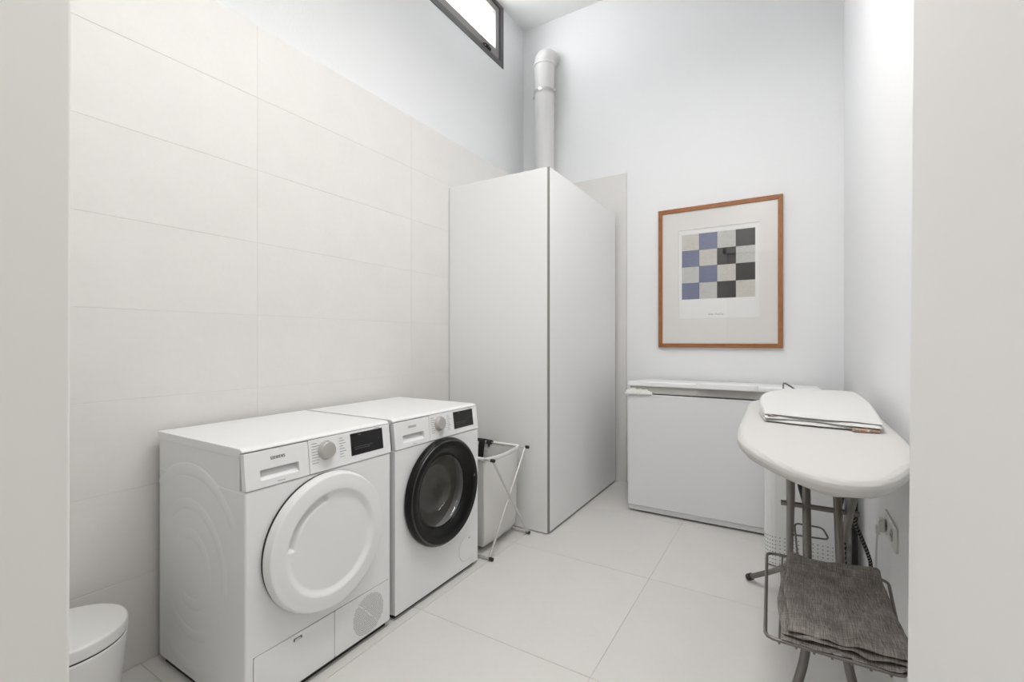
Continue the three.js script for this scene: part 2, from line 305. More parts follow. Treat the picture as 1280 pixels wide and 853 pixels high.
function machine(name, label, category, pos, brand) {
  const t = thing(name, label, category, pos); t.rotation.y = Math.PI / 2;   // local z = front, x = right when facing it
  // worktop with a front edge that rolls down to the control panel
  const s = new THREE.Shape(); s.moveTo(0.574, 0.818); s.lineTo(0.034, 0.818); s.lineTo(0.024, 0.8355); s.lineTo(0.0125, 0.8365); s.bezierCurveTo(0.0135, 0.842, 0.019, 0.848, 0.036, 0.848); s.lineTo(0.574, 0.848); s.lineTo(0.574, 0.818);
  const g = new THREE.ExtrudeGeometry(s, { depth: 0.594, bevelEnabled: true, bevelSize: 0.002, bevelThickness: 0.003, bevelOffset: -0.002, bevelSegments: 2, curveSegments: 10 });
  g.translate(0, 0, -0.297); g.rotateY(Math.PI / 2);                          // profile x becomes -z
  mesh('worktop', g, M.enamel, t);
  // control panel: right piece and detergent drawer front with a finger slot
  mesh('control_panel', onPanel(extrude(rrect(-0.0765, 0, 0.2985, 0.1165, 0.004), 0.03, 0.0015)), M.enamelPanel, t);
  const ds = rrect(-0.2965, 0, -0.0785, 0.1145, 0.004); ds.holes.push(rrect(-0.249, 0.0225, -0.1155, 0.0545, 0.003, THREE.Path));
  const drawer = mesh('drawer', onPanel(extrude(ds, 0.022, 0.0012)), M.enamelPanel, t);
  const scoop = new THREE.BoxGeometry(0.1362, 0.046, 0.003); scoop.rotateX(-0.62); scoop.translate(-0.182, 0.036, -0.017);
  mesh('finger_slot', onPanel(merge([scoop, lbox(-0.2525, -0.2495, 0.02, 0.0572, -0.034, -0.004), lbox(-0.1149, -0.112, 0.02, 0.0572, -0.034, -0.004), lbox(-0.2521, -0.1124, 0.0551, 0.0578, -0.034, -0.0045), lbox(-0.2518, -0.1127, 0.018, 0.0569, -0.036, -0.0332)])), M.enamelPanel, drawer);
  mesh('brand_lettering', onPanel(quad(-0.2225, -0.1555, 0.0795, 0.0935, 0.0006)), brand, drawer);
  mesh('small_print', onPanel(quad(-0.196, -0.166, 0.0065, 0.0115, 0.0006)), M.smallMark, drawer);
  mesh('programme_print', onPanel(quad(-0.072, 0.092, 0.022, 0.108, 0.0006)), M.marks, t);
  mesh('small_print', onPanel(quad(0.218, 0.248, 0.1095, 0.1145, 0.0006)), M.smallMark, t);
  const kp = [[0, 0.021], [0.026, 0.0205], [0.0285, 0.019], [0.0305, 0.014], [0.0325, 0.002], [0.0335, 0]].map(([r, z]) => new THREE.Vector2(r, z)).reverse();
  const kn = new THREE.LatheGeometry(kp, 48); kn.rotateX(Math.PI / 2); kn.translate(-0.008, 0.071, 0);
  const knob = mesh('knob', onPanel(kn), M.knob, t);
  mesh('pointer', onPanel(lbox(-0.0095, -0.0065, 0.093, 0.1045, 0.008, 0.0205, 0.001)), M.chrome, knob);
  const disp = mesh('display', onPanel(lbox(0.1, 0.259, 0.0255, 0.1085, -0.002, 0.0012, 0.001)), M.screen, t);
  mesh('display_print', onPanel(quad(0.102, 0.257, 0.0275, 0.1065, 0.0016)), M.screenMarks, disp);
  return t;
}
// --- dryer
{
  const t = machine('dryer', 'white tumble dryer with a closed white round door, nearest the bin', 'dryer', [-1.42, 0, 1.074], M.brandDark);
  mesh('body', [lbox(-0.2975, 0.2975, 0.022, 0.716, -0.572, 0, 0.008), lbox(-0.296, 0.296, 0.70, 0.819, -0.57, -0.034)], M.enamel, t);
  mesh('plinth', lbox(-0.285, 0.285, 0.0, 0.03, -0.55, -0.02), M.dark, t);
  // pressed rings on the side panel
  for (const [r, a0, a1] of [[0.115, -2.3, 2.75], [0.215, -2.6, 2.6], [0.33, 0.35, 2.2], [0.33, -2.35, -1.2]]) {
    const pts = []; for (let k = 0; k <= 40; k++) { const a = a0 + (a1 - a0) * k / 40, z = -0.335 + r * Math.cos(a + 0.25), y = 0.4 + 1.03 * r * Math.sin(a + 0.25); if (z < -0.02 && z > -0.565) pts.push(new THREE.Vector3(0, y, z)); }
    for (const w of [1]) {
      const g = norm(new THREE.TubeGeometry(new THREE.CatmullRomCurve3(pts), 80, 0.022, 12, false));
      g.scale(0.13, 1, 1); g.translate(-0.2962, 0, 0); g.computeVertexNormals();
      mesh('pressed_ring', g, M.enamel, t);
    }
  }
  // door
  const gap = new THREE.CylinderGeometry(0.2335, 0.2335, 0.014, 96); gap.rotateX(Math.PI / 2); gap.translate(-0.015, 0.478, 0.004);
  mesh('door_seal', gap, M.dark, t);
  const sm = (a, b, x) => { const q = Math.max(0, Math.min(1, (x - a) / (b - a))); return q * q * (3 - 2 * q); };
  const zf = (r, a) => {
    let z = 0.05 - 0.004 * sm(0.185, 0.228, r) - 0.018 * sm(0.227, 0.2355, r) ** 2;
    z -= 0.012 * (1 - sm(0.158, 0.182, r));
    const d = Math.atan2(Math.sin(a - 2.36), Math.cos(a - 2.36));
    const inA = 1 - sm(0.64, 0.67, Math.abs(d)), inR = sm(0.14, 0.156, r) * (1 - sm(0.172, 0.176, r));
    return z - 0.018 * inA * inR;
  };
  const rs = [0.0005]; for (let k = 1; k <= 10; k++) rs.push(0.013 * k); for (let r = 0.133; r < 0.185; r += 0.002) rs.push(r); for (let r = 0.19; r < 0.23; r += 0.006) rs.push(r); for (let r = 0.23; r <= 0.236; r += 0.0012) rs.push(r);
  const nr = rs.length; rs.push(0.2362, 0.2362, 0.234);
  const face = polar(rs, (r, a) => zf(r, a), 240);
  { const p = face.attributes.position; for (let k = 0; k < 240; k++) { p.setZ(nr * 240 + k, 0.024); p.setZ((nr + 1) * 240 + k, 0.014); p.setZ((nr + 2) * 240 + k, 0.0105); } face.computeVertexNormals(); }
  face.translate(-0.015, 0.478, 0);
  const door = mesh('door', face, M.plasticWhite, t);
  // lower service flap and the round vent
  const fs = rrect(-0.272, 0.03, 0.0215, 0.1965, 0.006); fs.holes.push(rrect(-0.139, 0.174, -0.108, 0.184, 0.001, THREE.Path));
  const fl = extrude(fs, 0.004, 0.0008); fl.translate(0, 0, 0.0028); const flap = mesh('service_flap', fl, M.enamel, t);
  mesh('latch', [lbox(-0.139, -0.108, 0.174, 0.184, 0.0002, 0.0006)], M.gasketGrey, flap);
  mesh('latch_lip', lbox(-0.134, -0.112, 0.1745, 0.1805, 0.0006, 0.0026, 0.0008), M.enamel, flap);
  const vs = extrude(rrect(0.0235, 0.03, 0.281, 0.1965, 0.004), 0.004, 0.0008); vs.translate(0, 0, 0.0028); const vp = mesh('vent_panel', vs, M.enamel, t);
  mesh('flap_gap', [lbox(-0.2735, 0.2825, 0.0285, 0.198, -0.0005, 0.0006)], M.gasketGrey, t);
  const holes = []; const hole = new THREE.CircleGeometry(0.0019, 6);
  for (let k = 1; k <= 14; k++) {                                   // two half-ring families that face each other across a slanting axis
    for (const s of [0, 1]) {
      const ox = s ? 0.018 : -0.018, oy = s ? 0.02 : -0.02, r = k * 0.0054; const n = Math.max(4, Math.round(Math.PI * 2 * r / 0.0052));
      for (let q = 0; q < n; q++) { const a = q / n * Math.PI * 2, x = ox + r * Math.cos(a), y = oy + r * Math.sin(a); if (Math.hypot(x, y) > 0.0755) continue; const side = x + y * 0.9; if (s ? side < 0.002 : side > -0.002) continue; const h = hole.clone(); h.translate(0.18 + x, 0.109 + y, 0.0032); holes.push(h); }
    }
  }
  const vh = mesh('vent_holes', holes, M.gasketGrey, vp); vh.userData.kind = 'stuff';
}
// --- washing machine
{
  const t = machine('washing_machine', 'white front-loading washing machine with a black porthole door', 'washing machine', [-1.42, 0, 1.695], M.brandPale);
  const CY = 0.472;
  const fs = rrect(-0.2975, 0.022, 0.2975, 0.716, 0.004); const hp = new THREE.Path(); for (let k = 0; k < 72; k++) { const an = -k / 72 * Math.PI * 2; hp[k ? 'lineTo' : 'moveTo'](0.2 * Math.cos(an), CY + 0.2 * Math.sin(an)); } fs.holes.push(hp);
  mesh('body', [extrude(fs, 0.02, 0), lbox(-0.2975, -0.2775, 0.022, 0.716, -0.572, -0.019), lbox(0.2775, 0.2975, 0.022, 0.716, -0.572, -0.019), lbox(-0.28, 0.28, 0.022, 0.7, -0.572, -0.555), lbox(-0.28, 0.28, 0.022, 0.04, -0.56, -0.015), lbox(-0.296, 0.296, 0.70, 0.819, -0.57, -0.034)], M.enamel, t);
  mesh('plinth', lbox(-0.285, 0.285, 0.0, 0.025, -0.55, -0.02), M.dark, t);
  const lathe = (pts, n = 96) => { const g = new THREE.LatheGeometry(pts.map(([r, z]) => new THREE.Vector2(r, z)), n); g.rotateX(Math.PI / 2); g.translate(0, CY, 0); return g; };
  mesh('drum', lathe([[0.001, -0.42], [0.08, -0.415], [0.14, -0.425], [0.21, -0.42], [0.225, -0.40], [0.225, -0.09], [0.215, -0.07], [0.2, -0.065]]), M.drum, t);
  mesh('drum_seal', lathe([[0.2, -0.065], [0.205, -0.045], [0.195, -0.03], [0.2, -0.012], [0.205, -0.002], [0.2, 0.001]]), M.doorSeal, t);
  const door = mesh('door', lathe([[0.245, 0.0015], [0.2495, 0.006], [0.2505, 0.018], [0.247, 0.031], [0.240, 0.038], [0.232, 0.0405], [0.215, 0.041], [0.2, 0.038], [0.182, 0.028], [0.168, 0.016], [0.1635, 0.008], [0.166, 0.004], [0.2, 0.003], [0.245, 0.0015]]), M.doorBlack, t);
  mesh('door_rim', lathe([[0.2335, 0.0402], [0.236, 0.0423], [0.239, 0.0412], [0.2405, 0.0375]]), M.glossBlack, door);
  mesh('porthole_glass', lathe([[0.165, 0.009], [0.155, 0.004], [0.148, -0.02], [0.138, -0.055], [0.118, -0.078], [0.08, -0.09], [0.04, -0.094], [0.0008, -0.095]]), M.glass, door);
  const tri = new THREE.Shape(); tri.moveTo(-0.008, 0); tri.lineTo(0.008, 0); tri.lineTo(0, 0.014); tri.lineTo(-0.008, 0); const trih = new THREE.Path(); trih.moveTo(-0.0055, 0.0015); trih.lineTo(0, 0.011); trih.lineTo(0.0055, 0.0015); tri.holes.push(trih);
  const tg = new THREE.ShapeGeometry(tri); tg.translate(0.212, 0.493, 0.0415); mesh('warning_triangle', tg, M.gasketGrey, door);
  // round pump flap, slightly proud ring with a small catch
  const ring = new THREE.TorusGeometry(0.062, 0.0009, 6, 48); ring.translate(0.2, 0.118, 0.0001); 
  const disc = new THREE.CylinderGeometry(0.0612, 0.0615, 0.003, 48); disc.rotateX(Math.PI / 2); disc.translate(0.2, 0.118, 0.0004);
  const pf = mesh('pump_flap', disc, M.enamel, t); mesh('flap_ring', ring, M.liner, pf);
  mesh('flap_catch', lbox(0.214, 0.225, 0.163, 0.169, 0.0, 0.003, 0.001), M.gasketGrey, pf);
}

// ---------------------------------------------------------------- tall cupboard
{
  const t = thing('tall_cupboard', 'tall plain white laminate cupboard in the corner below the pipe', 'cupboard', [-1.64, 0, 3.12]);
  const b = (x0, x1, y0, y1, d0, d1, r) => box(x0 + 1.64, x1 + 1.64, y0, y1, d0 - 3.12, d1 - 3.12, r);
  mesh('carcass', b(XL + 0.004, -1.29, 0.012, 2.2, 2.53, 3.735), M.carcass, t);
  mesh('side_panel', uvBox(b(XL + 0.004, -1.2695, 0.006, 2.243, 2.507, 2.529, 0.001)), M.laminate, t);
  mesh('door', uvBox(b(-1.277, -1.255, 0.016, 2.243, 2.52, 3.742, 0.001)), M.laminate, t);
  mesh('gap_shade_strip', b(-1.2685, -1.2562, 0.016, 2.243, 2.512, 2.5195, 0.0005), M.gapShade, t);  // dark strip standing in for the shaded gap between panel and door
  mesh('top_panel', uvBox(b(XL + 0.004, -1.29, 2.2, 2.22, 2.53, 3.742, 0.001)), M.laminate, t);
  mesh('plinth', b(-1.31, -1.272, 0, 0.014, 2.531, 3.73), M.carcass, t);
}
// ---------------------------------------------------------------- pipe in the corner
{
  const X = -1.885, D = 3.672, R = 0.088, t = thing('vent_pipe', 'white round pipe rising in the corner behind the cupboard and bending into the wall', 'pipe', [X, 2.22, D]);
  const L = (pts) => new THREE.LatheGeometry(pts.map(([r, y]) => new THREE.Vector2(r, y - 2.22)), 40);
  mesh('lower_pipe', L([[0.001, 2.222], [R - 0.001, 2.222], [R, 2.2225], [R, 2.223], [R, 3.399], [R, 3.40], [R - 0.004, 3.4005]]), M.pipe, t);
  mesh('upper_pipe', L([[R - 0.004, 3.37], [R + 0.0015, 3.37], [R + 0.002, 3.3705], [R + 0.002, 3.371], [R + 0.002, 3.655]]), M.pipe, t);
  const el = new THREE.CurvePath(); const y0 = 3.652 - 2.22, br = 0.078;
  el.add(new THREE.LineCurve3(new THREE.Vector3(0, y0 - 0.03, 0), new THREE.Vector3(0, y0, 0)));
  const arc = []; for (let k = 0; k <= 24; k++) { const a = k / 24 * Math.PI / 2; arc.push(new THREE.Vector3(0, y0 + br * Math.sin(a), -(br - br * Math.cos(a)))); }
  arc.push(new THREE.Vector3(0, y0 + br, -(DB - D - 0.001)));
  const elbow = mesh('elbow', new THREE.TubeGeometry(new THREE.CatmullRomCurve3(arc, false, 'catmullrom', 0.3), 48, R + 0.001, 36), M.pipe, t);
  mesh('elbow_collar', L([[R, 3.63], [R + 0.006, 3.63], [R + 0.0075, 3.636], [R + 0.0075, 3.65], [R + 0.005, 3.658], [R, 3.66]]), M.pipe, elbow);
  const fl = new THREE.TorusGeometry(R + 0.006, 0.008, 10, 40); fl.translate(0, y0 + br, -(DB - D - 0.012)); mesh('wall_flange', fl, M.pipe, elbow);
  const clamp = mesh('clamp', L([[R + 0.002, 3.383], [R + 0.0055, 3.383], [R + 0.0055, 3.408], [R + 0.002, 3.408]]), M.chrome, t);
  mesh('clamp_ear', lbox(R + 0.003, R + 0.03, 3.386 - 2.22, 3.405 - 2.22, -0.008, 0.012, 0.002), M.liner, clamp); mesh('clamp_ear', lbox(-R - 0.022, -R - 0.003, 3.373 - 2.22, 3.397 - 2.22, -0.008, 0.008, 0.002), M.liner, clamp);
}
// ---------------------------------------------------------------- framed print on the back wall
{
  const x0 = -0.907, x1 = -0.046, y0 = 1.13, y1 = 2.22, cx = (x0 + x1) / 2, cy = (y0 + y1) / 2, W = x1 - x0, H = y1 - y0;
  const t = thing('framed_print', 'framed abstract print of blue, black and cream blocks on the back wall', 'picture', [cx, y0, DB - 0.0015]);
  const bw = 0.031, dp = 0.028;                                     // local: z toward the viewer, y up from the lower edge
  const bar = (pts) => { const s = new THREE.Shape(pts.map(([x, y]) => new THREE.Vector2(x, y))); const g = extrude(s, dp, 0.0015); g.translate(0, 0, dp); return uvBox(g); };
  const a = W / 2, b = bw;
  mesh('frame_rail', bar([[-a, 0], [a, 0], [a - b, b], [-a + b, b]]), M.woodAcross, t);
  mesh('frame_rail', bar([[-a + b, H - b], [a - b, H - b], [a, H], [-a, H]]), M.woodAcross, t);
  mesh('frame_stile', bar([[-a, 0], [-a + b, b], [-a + b, H - b], [-a, H]]), M.woodUp, t);
  mesh('frame_stile', bar([[a - b, b], [a, 0], [a, H], [a - b, H - b]]), M.woodUp, t);
  const px0 = -0.754 - cx, px1 = -0.194 - cx, py0 = 1.355 - y0, py1 = 2.045 - y0;
  const rect = (c, x0, y0, x1, y1) => { const q = new c(); q.moveTo(x0, y0); q.lineTo(x1, y0); q.lineTo(x1, y1); q.lineTo(x0, y1); return q; };
  const ms = rect(THREE.Shape, -a + 0.02, 0.02, a - 0.02, H - 0.02); ms.holes.push(rect(THREE.Path, px0, py0, px1, py1));
  const mg = extrude(ms, 0.006, 0); mg.translate(0, 0, 0.016); mesh('mount', mg, M.matBoard, t);
  mesh('backing', lbox(-a + 0.01, a - 0.01, 0.01, H - 0.01, 0, 0.008), M.matBoard, t);
  const print = mesh('print', lbox(px0 - 0.01, px1 + 0.01, py0 - 0.01, py1 + 0.01, 0.0082, 0.0092), M.paper, t);
  // a plain pattern of painted blocks
  const art = canvasTex(768, 768, (c, w, h) => {
    const rows = 4, cols = 4, pale = ['#c9c6be', '#d6d1ca', '#c3c3bf', '#cbc9c4'], blue = ['#6d7391', '#6f7593', '#6a7090'], black = ['#201d1c', '#23201e', '#1d1a19'];
    let q = 0;
    for (let i = 0; i < cols; i++) for (let j = 0; j < rows; j++) {
      const on = (i + j) & 1, col = on ? (i < 2 ? blue[q % 3] : black[q % 3]) : pale[(q * 3 + i) % 4]; q++;
      c.fillStyle = col; c.fillRect(i * w / cols, j * h / rows, w / cols + 1, h / rows + 1);
      for (let k = 0; k < 90; k++) {
        const x = i * w / cols + rnd() * w / cols * 0.8, y = j * h / rows + rnd() * h / rows * 0.9;
        c.fillStyle = rnd() > 0.5 ? 'rgba(255,255,250,0.035)' : 'rgba(40,36,30,0.035)'; c.fillRect(x, y, 12 + rnd() * 28, 3 + rnd() * 12);
      }
    }
    c.fillStyle = 'rgba(60,55,55,0.55)'; for (let i = 1; i < 4; i++) { c.fillRect(i * w / 4 - 2, 0, 4, h); c.fillRect(0, i * h / 4 - 2, w, 4); }
  });
  mesh('printed_blocks', quad(-0.73 - cx, -0.22 - cx, 1.504 - y0, 2.008 - y0, 0.0096), std({ map: art, roughness: 0.9 }), print);
  const cap = canvasTex(512, 96, (c, w, h) => { c.clearRect(0, 0, w, h); c.fillStyle = '#4a4744'; c.font = '62px monospace'; c.textAlign = 'center'; c.textBaseline = 'middle'; c.fillText('Sean Scully', w / 2, h / 2, 500); });
  mesh('caption', quad(-0.55 - cx, -0.418 - cx, 1.372 - y0, 1.398 - y0, 0.0096), std({ map: cap, transparent: true, roughness: 0.9 }), print);
  mesh('glazing', lbox(-a + 0.024, a - 0.024, 0.024, H - 0.024, 0.0175, 0.0195), M.pane, t);
}
// ---------------------------------------------------------------- chest freezer
{
  const x0 = -0.966, x1 = 0.155, t = thing('chest_freezer', 'white chest freezer with its lid slightly ajar below the picture', 'freezer', [(x0 + x1) / 2, 0, 3.46]);
  const a = (x1 - x0) / 2, zf = 0.31, zb = -0.29;                   // local z: front at zf
  const s = new THREE.Shape(); s.moveTo(zf - 0.018, 0.014); s.lineTo(zf - 0.013, 0.046); s.lineTo(zf, 0.055); s.lineTo(zf, 0.806); s.quadraticCurveTo(zf, 0.812, zf - 0.006, 0.812); s.lineTo(zf - 0.055, 0.812); s.lineTo(zf - 0.055, 0.10); s.lineTo(zb + 0.05, 0.10); s.lineTo(zb + 0.05, 0.812); s.lineTo(zb, 0.812); s.lineTo(zb, 0.014);
  const g = new THREE.ExtrudeGeometry(s, { depth: 2 * a - 0.008, bevelEnabled: true, bevelSize: 0.003, bevelThickness: 0.004, bevelOffset: -0.003, bevelSegments: 3 }); g.translate(0, 0, -a + 0.004); g.rotateY(-Math.PI / 2);
  mesh('body', [uvBox(g), lbox(-a + 0.001, -a + 0.05, 0.05, 0.812, zb + 0.01, zf - 0.02), lbox(a - 0.05, a - 0.001, 0.05, 0.812, zb + 0.01, zf - 0.02)], M.freezer, t);
  mesh('front_edge_strip', lbox(-a + 0.001, a - 0.001, 0.8075, 0.8155, zf - 0.03, zf + 0.001, 0.002), M.enamel, t);
  mesh('foot', lbox(-a + 0.05, -a + 0.09, 0, 0.02, zf - 0.12, zf - 0.07), M.dark, t); mesh('foot', lbox(a - 0.09, a - 0.05, 0, 0.02, zf - 0.12, zf - 0.07), M.dark, t);
  mesh('foot', lbox(-a + 0.05, -a + 0.09, 0, 0.02, zb + 0.05, zb + 0.1), M.dark, t); mesh('foot', lbox(a - 0.09, a - 0.05, 0, 0.02, zb + 0.05, zb + 0.1), M.dark, t);
  const tilt = (g) => { g.translate(0, -0.85, -zb); g.rotateX(-0.05); g.translate(0, 0.84, zb); return g; };
  const lid = mesh('lid', tilt(lbox(-a - 0.002, a + 0.002, 0.85, 0.884, zb, zf + 0.006, 0.009)), M.enamel, t);
  mesh('lid_gasket', tilt(merge([lbox(-a + 0.012, a - 0.012, 0.803, 0.851, zf - 0.045, zf - 0.012, 0.004), lbox(-a + 0.012, -a + 0.045, 0.832, 0.851, zb + 0.03, zf - 0.02, 0.004), lbox(a - 0.045, a - 0.012, 0.832, 0.851, zb + 0.03, zf - 0.02, 0.004)])), M.gasketLight, lid);
  mesh('lid_liner', tilt(lbox(-a + 0.07, a - 0.07, 0.815, 0.852, zb + 0.06, zf - 0.07, 0.01)), M.liner, lid);
  const hs = new THREE.Shape(); hs.moveTo(-0.178, 0); hs.bezierCurveTo(-0.16, 0.022, -0.14, 0.03, -0.1, 0.034); hs.lineTo(0.14, 0.034); hs.bezierCurveTo(0.168, 0.034, 0.178, 0.02, 0.178, 0.0);
  const hg = new THREE.ExtrudeGeometry(hs, { depth: 0.026, bevelEnabled: true, bevelSize: 0.004, bevelThickness: 0.005, bevelOffset: -0.004, bevelSegments: 4, curveSegments: 16 });
  hg.rotateX(Math.PI / 2); hg.translate(0.062, 0.885, zf + 0.002); mesh('lid_handle', tilt(hg), M.enamel, lid);
}
// crumpled cloth wedged under the lid
{
  const g = slab(40, 16, (u, v) => cr(u, v, 1), (u, v) => cr(u, v, 0));
  function cr(u, v, top) {
    const e = Math.sin(Math.PI * Math.min(1, Math.max(0, u))) ** 0.35 * Math.sin(Math.PI * v) ** 0.4, n = vnoise(u * 9, v * 3, 5) + 0.6 * vnoise(u * 19, v * 6, 6);
    const x = -0.985 + 0.185 * u + 0.01 * (n - 0.8) * (1 - v), d = 3.135 + 0.12 * v + 0.012 * (vnoise(u * 11, 0.3, 7) - 0.5), fall = 1 - 0.6 * u;
    return V(x, top ? 0.822 + 0.044 * e * (0.72 + 0.3 * n) * (1 - 0.3 * u) : 0.8165 - 0.012 * (1 - v) * fall * (n * 0.5), d);
  }
  tag(mesh('crumpled_cloth', g, M.wipe), 'crumpled off-white cloth wedged under the corner of the freezer lid', 'cloth');
}

// ---------------------------------------------------------------- folding laundry hamper
{
  const xf = -1.375, xb = -1.76, dn = 2.063, df = 2.44, h = 0.535;
  const t = thing('laundry_hamper', 'white canvas laundry hamper on a folding metal frame beside the washing machine', 'laundry basket', [-1.57, 0, 2.25]);
  const L = (x, y, d) => new THREE.Vector3(x + 1.57, y, -(d - 2.25));
  for (const [x, s] of [[xf, 0.004], [xb, -0.004]]) {
    mesh('leg', tube([L(x + s, h, dn), L(x + s, 0.012, df + 0.012)], 0.0068, 0, 1, 12), M.aluminium, t);
    mesh('leg', tube([L(x - s * 2.2, h, df), L(x - s * 2.2, 0.012, dn - 0.015)], 0.0068, 0, 1, 12), M.aluminium, t);
  }
  for (const [d, y] of [[dn, h], [df, h], [dn - 0.015, 0.012], [df + 0.012, 0.012]]) {
    const r = mesh('rail', tube([L(xf + 0.006, y, d), L(xb - 0.006, y, d)], 0.006, 0, 1, 10), M.aluminium, t);
    mesh('end_cap', tube([L(xf - 0.006, y, d), L(xf + 0.016, y, d)], 0.0095, 0, 1, 14), M.rubber, r);
  }
  // canvas bag hanging between the two top rails, open at the top
  const bx0 = xb + 0.05, bx1 = -1.43, N = 25;
  const rows = [[0.537, 0, 0.0], [0.45, 0.004, 0.006], [0.3, 0.007, 0.008], [0.16, 0.006, 0.01], [0.07, 0.012, 0.016], [0.035, 0.03, 0.035], [0.022, 0.07, 0.07]];
  const pos = [], idx = [], per = 4 * N;
  rows.forEach(([y, inx, ind], ri) => {
    const x0 = bx0 + inx, x1 = bx1 - inx, d0 = dn + 0.004 + ind, d1 = df - 0.004 - ind;
    for (let k = 0; k < per; k++) {
      const e = Math.floor(k / N), f = (k % N) / N; let x, d;
      if (e === 0) { x = x0 + (x1 - x0) * f; d = d0; } else if (e === 1) { x = x1; d = d0 + (d1 - d0) * f; } else if (e === 2) { x = x1 + (x0 - x1) * f; d = d1; } else { x = x0; d = d1 + (d0 - d1) * f; }
      const wob = ri && ri < 6 ? 0.012 * (vnoise(k * 0.16, y * 7, 3) - 0.5) * Math.sin(Math.PI * f) : 0, bulge = ri ? 0.014 * Math.sin(Math.PI * f) * Math.sin(Math.PI * Math.min(1, y / 0.53)) : 0;
      if (e === 1) x += bulge + wob; if (e === 3) x -= bulge; if (e === 0) d += -bulge * 0.4 + wob; if (e === 2) d += bulge * 0.3;
      if (ri === 0 && (e === 1 || e === 3)) { const sag = 0.012 * Math.sin(Math.PI * f); pos.push(x + 1.57, y - sag, -(d - 2.25)); continue; }
      pos.push(x + 1.57, y, -(d - 2.25));
    }
  });
  for (let i = 0; i < rows.length - 1; i++) for (let k = 0; k < per; k++) { const a = i * per + k, b = i * per + (k + 1) % per; idx.push(a, b, a + per, b, b + per, a + per); }
  const c = pos.length / 3; pos.push((bx0 + bx1) / 2 + 1.57, 0.02, -((dn + df) / 2 - 2.25)); for (let k = 0; k < per; k++) idx.push((rows.length - 1) * per + k, (rows.length - 1) * per + (k + 1) % per, c);
  const g = new THREE.BufferGeometry(); g.setAttribute('position', new THREE.Float32BufferAttribute(pos, 3)); g.setIndex(idx); g.computeVertexNormals();
  const bag = mesh('bag', uvBox(g), M.canvasCloth, t);
  const hem = (x) => { const p = []; for (let k = 0; k <= 12; k++) { const f = k / 12; p.push(L(x, 0.529 - 0.012 * Math.sin(Math.PI * f), dn + 0.006 + (df - dn - 0.012) * f)); } const q = spline(p, 0.012, 24, 8); q.translate(-x - 1.57, 0, 0); q.scale(0.25, 1, 1); q.translate(x + 1.57, 0, 0); return q; };
  mesh('hem', hem(bx1 + 0.001), M.hem, bag); mesh('hem', hem(bx0 - 0.001), M.hem, bag);
  mesh('rail_sleeve', tube([L(bx0, h, dn), L(bx1 + 0.002, h, dn)], 0.0095, 0, 1, 12), M.hem, bag); mesh('rail_sleeve', tube([L(bx0, h, df), L(bx1 + 0.002, h, df)], 0.0085, 0, 1, 12), M.hem, bag);
  mesh('seam', tube([L(bx1 - 0.002, 0.52, dn + 0.004), L(bx1 - 0.006, 0.3, dn + 0.009), L(bx1 - 0.006, 0.09, dn + 0.02)], 0.0025, 0.1, 16, 6), M.hem, bag);
}
// black garment over the hamper's far rail
{
  const g = slab(14, 30, (u, v) => dr(u, v, 0.004), (u, v) => dr(u, v, -0.004));
  function dr(u, v, o) {
    const x = -1.80 + 0.135 * u + 0.012 * v * vnoise(v * 4, u * 2, 4), n = 0.014 * (vnoise(u * 5, v * 4, 12) - 0.5);
    const s = v * 0.38 - 0.03; if (s < 0) return V(x, 0.549 + o * 0.6 + s * 0.4, 2.446 - s * 0.2);
    return V(x - 0.02 * v, 0.55 + o * 0.3 - Math.max(0, s - 0.012) * 0.94, 2.442 - Math.min(s, 0.02) - 0.05 * v + n + o);
  }
  tag(mesh('black_garment', g, M.blackCloth), 'black garment hung over the far rail inside the hamper', 'garment');
  const clip = thing('black_clip', 'small black clip on the far rail of the laundry hamper', 'clip', [-1.645, 0.535, 2.44]);
  mesh('jaw', [lbox(-0.02, 0.02, -0.012, 0.014, -0.012, 0.012, 0.004)], M.rubber, clip); mesh('lever', [lbox(-0.008, 0.006, -0.028, -0.01, 0.004, 0.012, 0.002), lbox(0.018, 0.034, -0.006, 0.008, -0.008, 0.008, 0.002)], M.rubber, clip);
}

